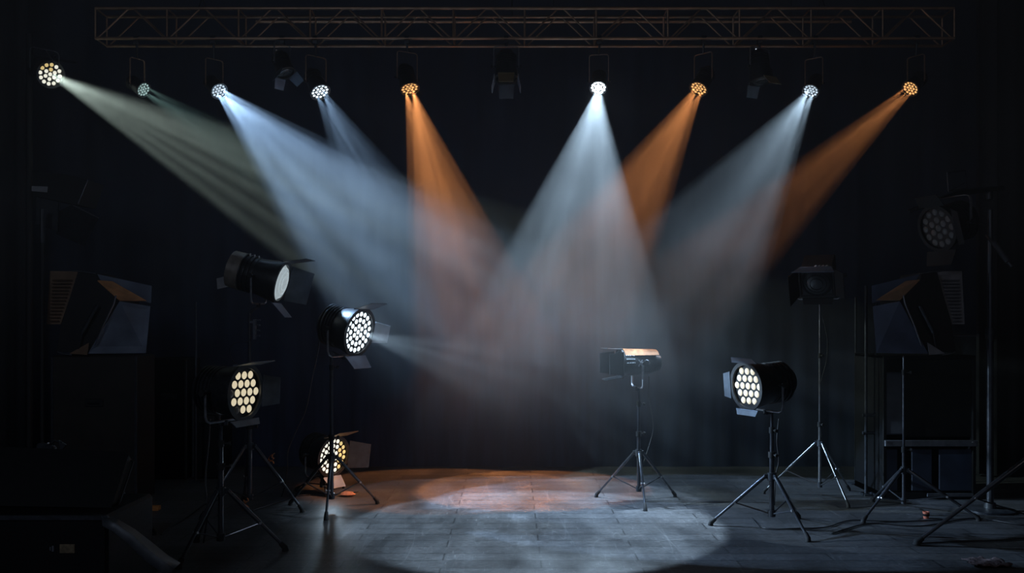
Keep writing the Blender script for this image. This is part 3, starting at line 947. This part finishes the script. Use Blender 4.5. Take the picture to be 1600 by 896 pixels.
# dark tall case under the left one
def case(label, x0, x1, y0, D, depth, m_, name='equipment_case', cat='case', edge=True, gnd=0):
    a = P(x0, y0, D); b = P(x1, y0, D)
    w = b.x - a.x; h = a.z
    root = thing(name, label, cat, ((a.x + b.x) / 2, D + depth / 2, gnd))
    obj('body', MB().box((0, 0, h / 2), (w, depth, h), None, .012), m_, root)
    if edge:
        for sx in (-1, 1):
            mb = MB().box((sx * (w / 2 - .01), -depth / 2 - .002, h / 2), (.02, .008, h - .02), None, .002)
            obj('edge_strip', mb, CHARC, root)
        mb = MB()
        mb.box((0, -depth / 2 - .004, h * .68), (.16, .012, .07), None, .006)
        mb.tube([(-.05, -depth / 2 - .012, h * .68), (-.04, -depth / 2 - .03, h * .68), (.04, -depth / 2 - .03, h * .68), (.05, -depth / 2 - .012, h * .68)], .006, 8)
        obj('recessed_handle', mb, BLACKM, root)
        for sx in (-1, 1):
            obj('foot', MB().box((sx * (w / 2 - .06), -depth / 2 + .06, .012), (.06, .06, .024), None, .004), RUBBER, root)
    return root, w, h
case('tall dark brown case standing at left under the large folded-door lamp', 80, 214, 556, 8.22, .42, CASEBR)
# small boom lamp in the dark at the far left
hl = P(92, 318, 8.3)
rt, tp = tripod('barely lit tripod stand at the far left edge under the dark lamp', 62, 8.9, 1.7, .55, 20, 2.25, r=.018, mat_=BLACKM, low=.9) if False else (None, None)
hp = P(66, 318, 8.2)
stl = thing('boom_stand', 'thin dark post at the far left carrying the black box lamp', 'light stand', (hp.x, hp.y, 0))
obj('pole', MB().tube([(0, 0, .02), (0, 0, hp.z - .33)], .018, 12), BLACKM, stl)
obj('base_plate', MB().lathe([(0, 0), (.25, 0), (.25, .015), (.05, .025), (.045, .07), (0, .07)], Matrix.Rotation(PI / 2, 4, 'X') @ Matrix.Scale(.6, 4), 28), BLACKM, stl)
bx = thing('box_light', 'black box lamp with a large open flap in the dark at far left', 'stage light', hp)
def q8(x, y, d): return P(x, y, d) - hp
mb = MB().plate([q8(50, 268, 8.35), q8(95, 271, 8.35), q8(136, 281, 8.35), q8(122, 320, 8.35), q8(108, 318, 8.35), q8(52, 306, 8.35)], .35, (0, 1, 0))
obj('housing', mb, BLACKM, bx)
obj('flap', MB().plate([q8(112, 320, 8.3), q8(154, 341, 8.2), q8(131, 385, 8.25), q8(88, 366, 8.4), q8(92, 330, 8.4)], .006), CHARC, bx)
obj('rear_plate', MB().plate([q8(57, 308, 8.34), q8(91, 316, 8.34), q8(90, 362, 8.34), q8(56, 350, 8.34)], .02, (0, 1, 0)), CHARC, bx)
obj('label_plate', MB().plate([q8(50, 291, 8.34), q8(75, 292, 8.34), q8(74, 301, 8.34), q8(50, 299, 8.34)], .006, (0, -1, 0)), LABELM, bx)
mb = MB().tube([q8(137, 282, 8.33), q8(122, 318, 8.33)], .005, 8)
mb.tube([q8(114, 321, 8.29), q8(154, 341, 8.19)], .004, 8)
obj('edge_trim', mb, ALU, bx)
obj('mount', MB().tube([(0, 0, -.34), (0, 0, -.05)], .022, 12), CHARC, bx)

# ------------------------------------------------------------------ right equipment rack and pipes
D = 8.4
a = P(1380, 556, D); b = P(1525, 556, D)
w = b.x - a.x; h = a.z
rk = thing('equipment_rack', 'dark equipment rack with a metal shelf rail and navy panels at right', 'rack', ((a.x + b.x) / 2, D + .35, 0))
def zz(y): return EYE - (y - HOR) / F * D
dp = .7
mb = MB()
mb.box((0, dp / 2 - .01, h / 2), (w, .02, h), None, .002)
mb.box((-w / 2 + .015, 0, h / 2), (.03, dp, h), None, .004)
mb.box((w / 2 - .015, 0, h / 2), (.03, dp, h), None, .004)
mb.box((0, 0, h - .015), (w, dp, .03), None, .004)
mb.box((0, 0, .03), (w, dp, .06), None, .004)
obj('cabinet', mb, CASEM, rk)
obj('shelf_rail', MB().box((0.01, -dp / 2 - .005, zz(693)), (w - .0, .03, .055), None, .004), ALU, rk)
def xx(x): return (x - 800) / F * D - rk.location.x
obj('side_panel', MB().box(((xx(1384) + xx(1413)) / 2, -dp / 2 + .02, (zz(582) + zz(680)) / 2), (xx(1413) - xx(1384), .03, zz(582) - zz(680)), None, .012), GREYD, rk)
obj('dark_door', MB().box(((xx(1416) + xx(1521)) / 2, -dp / 2 + .04, (zz(562) + zz(684)) / 2), (xx(1521) - xx(1416), .02, zz(562) - zz(684)), None, .006), CASEM, rk)
for (x0, x1) in ((1383, 1404), (1426, 1458), (1469, 1522)):
    obj('lower_panel', MB().box(((xx(x0) + xx(x1)) / 2, -dp / 2 + .03, (zz(703) + .07) / 2 + .0), (xx(x1) - xx(x0), .02, zz(703) - .07), None, .006), NAVYP, rk)
obj('base_strip', MB().box((w * .22, -dp / 2 - .004, .04), (w * .5, .012, .03), None, .003), ALU, rk)
mb = MB()
for xr in (1383, 1519):
    mb.tube([(xx(xr), -dp / 2 - .02, zz(691)), (xx(xr), -dp / 2 - .026, zz(691))], .008, 8)
obj('rail_bolts', mb, CHROME, rk)
o = thing('metal_tray', 'thin grey metal shelf arm sticking out above the rack top', 'shelf', P(1500, 525, 8.35))
obj('tray', MB().box((0, .1, 0), (.32, .25, .012), None, .003), ALU, o)
obj('bracket', MB().tube([(.0, .1, -.006), (.0, .2, -.02), (.0, .25, -(P(0, 525, 8.35).z - h) + .0)], .01, 8), CHARC, o)
# two upright scaffold pipes with a cross clamp
pf = thing('scaffold_stand', 'pair of upright grey pipes joined by short clamps, left of the rack', 'pipe frame', (P(1360, 0, 8.6).x, 8.6, 0))
x1_, x2_ = P(1353, 0, 8.6).x - pf.location.x, P(1369, 0, 8.6).x - pf.location.x
obj('pipe', MB().tube([(x1_, 0, .02), (x1_, 0, P(0, 447, 8.6).z)], .014, 12), CHARC, pf)
obj('pipe', MB().tube([(x2_, 0, .02), (x2_, 0, P(0, 470, 8.6).z)], .012, 12), CHARC, pf)
for yy in (649, 677):
    z = P(0, yy, 8.6).z
    obj('cross_clamp', MB().tube([(x1_ - .03, 0, z), (x2_ + .02, 0, z)], .015, 10), CHARC, pf)
for xk in (x1_, x2_):
    obj('pipe_foot', MB().box((xk, 0, .01), (.07, .12, .02), None, .003), CHARC, pf)
# single upright pipe further left
pf = thing('floor_pipe', 'single thin upright dark pipe left of the pair of pipes', 'pipe', (P(1337, 0, 9.2).x, 9.2, 0))
obj('pipe', MB().tube([(0, 0, .01), (0, 0, P(0, 465, 9.2).z)], .012, 10), CHARC, pf)
obj('pipe_foot', MB().box((0, 0, .006), (.12, .12, .012), None, .003), CHARC, pf)
# dark cases behind the left stands
case('low dark case behind the left tripod stands near the back wall', 236, 292, 560, 9.45, .4, CASEM, edge=True)
case('black case near the back wall just right of the low dark case', 300, 345, 612, 9.5, .4, CASEM, edge=True)
pf = thing('floor_pipe', 'thin upright dark pipe in front of the back wall at left', 'pipe', (P(306, 0, 9.3).x, 9.3, 0))
obj('pipe', MB().tube([(0, 0, .01), (0, 0, P(0, 472, 9.3).z)], .010, 10), CHARC, pf)
obj('pipe_foot', MB().box((0, 0, .006), (.12, .12, .012), None, .003), CHARC, pf)

# ------------------------------------------------------------------ front left: case with open lid, bent sheet
D = 4.7
a = P(-60, 806, D); b = P(168, 806, D)
w = b.x - a.x; h = a.z
fc = thing('flight_case', 'large black flight case with its lid raised in the near left corner', 'case', ((a.x + b.x) / 2, D + .3, 0))
obj('body', MB().box((0, 0, h / 2), (w, .6, h), None, .015), CASEM, fc)
mb = MB().box((0, -.3, h - .012), (w + .01, .016, .024), None, .003)
obj('edge_strip', mb, CHARC, fc)
lid = MB().plate([P(-60, 800, 4.95) - fc.location, P(180, 804, 4.95) - fc.location, P(207, 722, 5.15) - fc.location, P(200, 717, 5.15) - fc.location, P(-60, 706, 5.15) - fc.location], .07)
lo = obj('lid', lid, CASEM, fc)
mb = MB().tube([P(-60, 705, 5.14) - fc.location, P(200, 716, 5.14) - fc.location, P(208, 722, 5.14) - fc.location, P(181, 803, 4.94) - fc.location], .006, 8)
obj('lid_edge', mb, CHARC, lo)
obj('label_plate', MB().box(P(105, 858, D - .001) - fc.location, (.075, .006, .045), None, .002), mat('tan_label', (.16, .12, .07), .6, 0, .4, 60), fc)
mb = MB().box(P(83, 858, D - .001) - fc.location, (.012, .01, .03), None, .002)
mb.box(P(79, 858, D - .001) - fc.location, (.006, .008, .02), None, .001)
obj('latch', mb, ALU, fc)
# small clamp with a lever resting on the lid top
cl = P(78, 710, 5.17)
cm = thing('clamp_lamp', 'small dark clamp with a tiny bright glint on top of the raised lid', 'clamp', cl)
mb = MB().box((-.02, 0, .03), (.10, .05, .05), Matrix.Rotation(.2, 3, 'Y'), .012)
obj('body', mb, CHARC, cm)
obj('lever', MB().tube([(.0, 0, .05), (.03, -.01, .075), (.07, 0, .06)], .006, 8), CHARC, cm)
obj('jaw', MB().plate([(.05, -.01, .075), (.09, -.01, .05), (.05, -.01, -.0), (.06, -.01, .04)], .02, (0, 1, 0)), CHARC, cm)
obj('screw_head', MB().tube([(.005, -.02, .062), (.005, -.03, .064)], .004, 8), CHROME, cm)
# bent metal sheet leaning off the case
def sheet(name, label, rows, th, m_, cat):
    root_o = MB()
    nR = len(rows); nC = len(rows[0])
    vs = [v for r_ in rows for v in r_]
    fs = []
    for i in range(nR - 1):
        for j in range(nC - 1):
            fs.append((i * nC + j, i * nC + j + 1, (i + 1) * nC + j + 1, (i + 1) * nC + j))
    root_o.add(vs, fs)
    o = obj(name, root_o, m_, None, 60)
    md = o.modifiers.new('thick', 'SOLIDIFY'); md.thickness = th
    tag(o, label, cat)
    return o
SHEETM = mat('bent_grey_sheet', (0.075, 0.080, 0.09), .45, .3, .4, 10, .1)
e0 = [(158, 806), (185, 812), (212, 828), (240, 850), (262, 868), (282, 880)]
e1 = [(160, 822), (178, 832), (200, 850), (226, 876), (248, 892), (262, 904)]
rows = []
for (p_, r_) in zip(e0, e1):
    rows.append([P(p_[0], p_[1], 4.72), P((p_[0] + r_[0]) / 2, (p_[1] + r_[1]) / 2 - 3, 4.62), P(r_[0], r_[1], 4.60)])
sheet('bent_sheet', 'curved grey metal sheet drooping off the near left flight case', rows, .005, SHEETM, 'metal sheet')

# tripod leg emerging behind the front-left case
rt, tp = tripod('black tripod stand mostly hidden behind the near left flight case', 176, 6.6, .42, .44, -48, .62, r=.018, legr=.014, mat_=STANDM)

# ------------------------------------------------------------------ small things on the floor
wb = thing('wooden_block', 'short orange wooden batten lying on the floor behind the left tripod leg', 'wood', P(221, 797, 7.92), math.radians(4))
wb.location.z = 0
obj('plank', MB().box((0, 0, .018), (.30, .07, .036), None, .004), WOOD, wb)
o = obj('white_plate', MB().box((0, 0, .012), (.07, .10, .02), Matrix.Rotation(.3, 3, 'Z'), .003), WHITEP, None)
o.location = P(221, 826, 7.25); o.location.z = 0
tag(o, 'small white plate on the floor beside the near left tripod leg', 'plate')
mb = MB()
for i in range(1):
    prof = [(0, 0), (.055, .002), (.07, .018), (.055, .035), (.03, .044), (0, .046)]
    mb.lathe(prof, Matrix.Rotation(PI / 2, 4, 'X') @ Matrix.Scale(.7, 4, (0, 0, 1)), 12)
for v in mb.v:
    k = .86 + .28 * random.random()
    v.x *= k; v.y *= k
o = obj('stone', mb, ROCK, None, 40)
o.location = P(543, 776, 8.55); o.location.z = 0
tag(o, 'small pinkish lump on the floor just right of the low lamp', 'stone')
cp = thing('paper_cup', 'small terracotta cup standing on the floor in front of the rack', 'cup', (P(1447, 0, 7.6).x, 7.6, 0))
obj('cup', MB().lathe([(0, 0), (.020, 0), (.027, .055), (.025, .055), (.019, .004), (0, .004)], Matrix.Rotation(PI / 2, 4, 'X'), 20), CUPM, cp)
obj('band', MB().lathe([(.0238, .02), (.0262, .022), (.0272, .036), (.0252, .038)], Matrix.Rotation(PI / 2, 4, 'X'), 20), CASEM, cp)
# orange cloth tape knots on the second stand
for (x, y, d, lb) in ((424, 717, 8.25, 'scrap of orange tape hanging beside the tall left stand'), (385, 788, 7.8, 'knot of orange tape at the foot of the tall left stand')):
    c = P(x, y, d); mb = MB()
    pts = [c + Vector((random.uniform(-.03, .03), random.uniform(-.01, .01), .045 - .018 * k)) for k in range(6)]
    mb.tube(pts, 0, flat=(.022, .004, Vector((0, 1, .2)).normalized()))
    pts = [c + Vector((random.uniform(-.03, .03), random.uniform(-.01, .01), .03 - .016 * k)) for k in range(5)]
    mb.tube(pts, 0, flat=(.02, .004, Vector((.3, 1, 0)).normalized()))
    o = obj('orange_tape', mb, TAPE, None, 40)
    tag(o, lb, 'tape')

# crumpled cloth near the right corner
mb = MB(); vs = []; fs = []
for i in range(15):
    for j in range(11):
        x = (i / 14 - .5) * .24; y = (j / 10 - .5) * .2
        vs.append((x + .01 * math.sin(j * 1.3), y + .01 * math.sin(i), .014 + .012 * (1 + math.sin(i * 1.1) * math.cos(j * .9 + i * .4))))
for i in range(14):
    for j in range(10):
        fs.append((i * 11 + j, i * 11 + j + 1, (i + 1) * 11 + j + 1, (i + 1) * 11 + j))
mb.add(vs, fs)
o = obj('crumpled_cloth', mb, mat('red_grey_check_cloth', (.10, .055, .05), .8, 0, .7, 60, .3, dust=(.2, .14, .14)), None, 50)
dd_ = EYE * F / (884 - HOR)
o.location = ((1542 - 800) / F * dd_, dd_, 0)
md = o.modifiers.new('thick', 'SOLIDIFY'); md.thickness = .006
tag(o, 'crumpled reddish grey cloth on the floor in the near right corner', 'cloth')

# cables
def cable(label, pts, r=.005, group=None):
    # smooth through points (Catmull-Rom)
    P_ = [Vector(p) for p in pts]
    out = []
    for i in range(len(P_) - 1):
        p0 = P_[max(i - 1, 0)]; p1 = P_[i]; p2 = P_[i + 1]; p3 = P_[min(i + 2, len(P_) - 1)]
        for k in range(8):
            t_ = k / 8
            out.append(.5 * ((2 * p1) + (-p0 + p2) * t_ + (2 * p0 - 5 * p1 + 4 * p2 - p3) * t_ ** 2 + (-p0 + 3 * p1 - 3 * p2 + p3) * t_ ** 3))
    out.append(P_[-1])
    o = obj('power_cable', MB().tube(out, r, 8), CABLEM, None, 60)
    tag(o, label, 'cable')
    return o
def FL(x, y, z=.008):
    d = EYE * F / (y - HOR)
    p = P(x, y, d); p.z = z
    return p
cable('black cable drooping from the glaring lamp down to the floor', [P(500, 522, 8.1), P(497, 548, 8.15), P(488, 590, 8.2), P(478, 640, 8.3), P(462, 675, 8.3), P(450, 705, 8.3), P(449, 730, 8.3), P(446, 755, 8.4), FL(440, 778)])
cable('short looped cable at the neck of the tall left stand', [P(390, 536, 7.88), P(376, 534, 7.85), P(362, 540, 7.85), P(359, 552, 7.86), P(366, 566, 7.88), P(386, 575, 7.89)], .004)
cable('thin cable curving down beside the tall grey stand', [P(1284, 492, 8.48), P(1289, 510, 8.45), P(1293, 535, 8.45), P(1291, 565, 8.45), P(1285, 588, 8.47), P(1282, 600, 8.48)], .004)
cable('thin cable hanging from the tubular lamp', [P(1014, 588, 8.35), P(1014, 620, 8.38), P(1019, 650, 8.4), P(1020, 675, 8.4), P(1010, 710, 8.35), P(1002, 735, 8.33)], .0035)
cable('cable running down inside the stand right of the light pool', [P(1217, 655, 7.3), P(1214, 690, 7.28), P(1217, 720, 7.3), P(1212, 745, 7.3), P(1210, 790, 7.28)], .005)
cable('cable looping on the floor round the stand right of the light pool', [FL(1175, 812), FL(1188, 825), FL(1210, 829), FL(1240, 828), FL(1290, 826), FL(1330, 815), FL(1400, 817), FL(1480, 814)], .005)
cable('long cable across the floor in front of the equipment rack', [FL(1300, 836), FL(1360, 820), FL(1440, 824), FL(1520, 812), FL(1600, 822), FL(1660, 818)], .006)
cable('thin cable across the near right floor', [FL(1430, 852), FL(1500, 848), FL(1570, 846), FL(1640, 838)], .006)
cable('cable hanging down the stand of the front left lamp', [P(328, 655, 6.5), P(326, 690, 6.52), P(322, 730, 6.55), P(321, 760, 6.5), P(324, 800, 6.45), FL(318, 850)], .006)
cable('cable from the front left stand running back across the floor', [FL(252, 838), FL(262, 828), FL(290, 812), FL(320, 790), FL(345, 782)], .005)
cable('thin cable on the floor beside the tall left stand', [FL(395, 800), FL(440, 785), FL(470, 776), FL(520, 774), FL(560, 770)], .005)

# ------------------------------------------------------------------ haze over the stage
hz = MB().box((0, (5.4 + YB - .03) / 2, 2.72), (13.8, YB - .03 - 5.4, 5.4))
m = bpy.data.materials.new('thin_stage_haze')
m.use_nodes = True
nt = m.node_tree
nt.nodes.remove(nt.nodes['Principled BSDF'])
vs_ = nt.nodes.new('ShaderNodeVolumeScatter')
vs_.inputs['Color'].default_value = (1, 1, 1, 1)
vs_.inputs['Anisotropy'].default_value = 0.0
tc = nt.nodes.new('ShaderNodeTexCoord')
sx = nt.nodes.new('ShaderNodeSeparateXYZ')
nt.links.new(tc.outputs['Object'], sx.inputs[0])
mr = nt.nodes.new('ShaderNodeMapRange'); mr.interpolation_type = 'SMOOTHSTEP'
mr.inputs['From Min'].default_value = 0.45; mr.inputs['From Max'].default_value = 2.9
mr.inputs['To Min'].default_value = 0.03; mr.inputs['To Max'].default_value = 1.0
nt.links.new(sx.outputs['Z'], mr.inputs['Value'])
no = nt.nodes.new('ShaderNodeTexNoise'); no.inputs['Scale'].default_value = 1.1
no.inputs['Detail'].default_value = 3; no.inputs['Distortion'].default_value = 0.6
nt.links.new(tc.outputs['Object'], no.inputs['Vector'])
mr2 = nt.nodes.new('ShaderNodeMapRange')
mr2.inputs['From Min'].default_value = 0.3; mr2.inputs['From Max'].default_value = 0.7
mr2.inputs['To Min'].default_value = 0.55; mr2.inputs['To Max'].default_value = 1.35
nt.links.new(no.outputs['Fac'], mr2.inputs['Value'])
mu = nt.nodes.new('ShaderNodeMath'); mu.operation = 'MULTIPLY'
nt.links.new(mr.outputs[0], mu.inputs[0]); nt.links.new(mr2.outputs[0], mu.inputs[1])
mu2 = nt.nodes.new('ShaderNodeMath'); mu2.operation = 'MULTIPLY'
mu2.inputs[1].default_value = 0.075
nt.links.new(mu.outputs[0], mu2.inputs[0])
nt.links.new(mu2.outputs[0], vs_.inputs['Density'])
nt.links.new(vs_.outputs[0], nt.nodes['Material Output'].inputs['Volume'])
ho = obj('haze', hz, m, None, None)
tag(ho, 'thin haze filling the air above the stage', 'haze', kind='stuff')
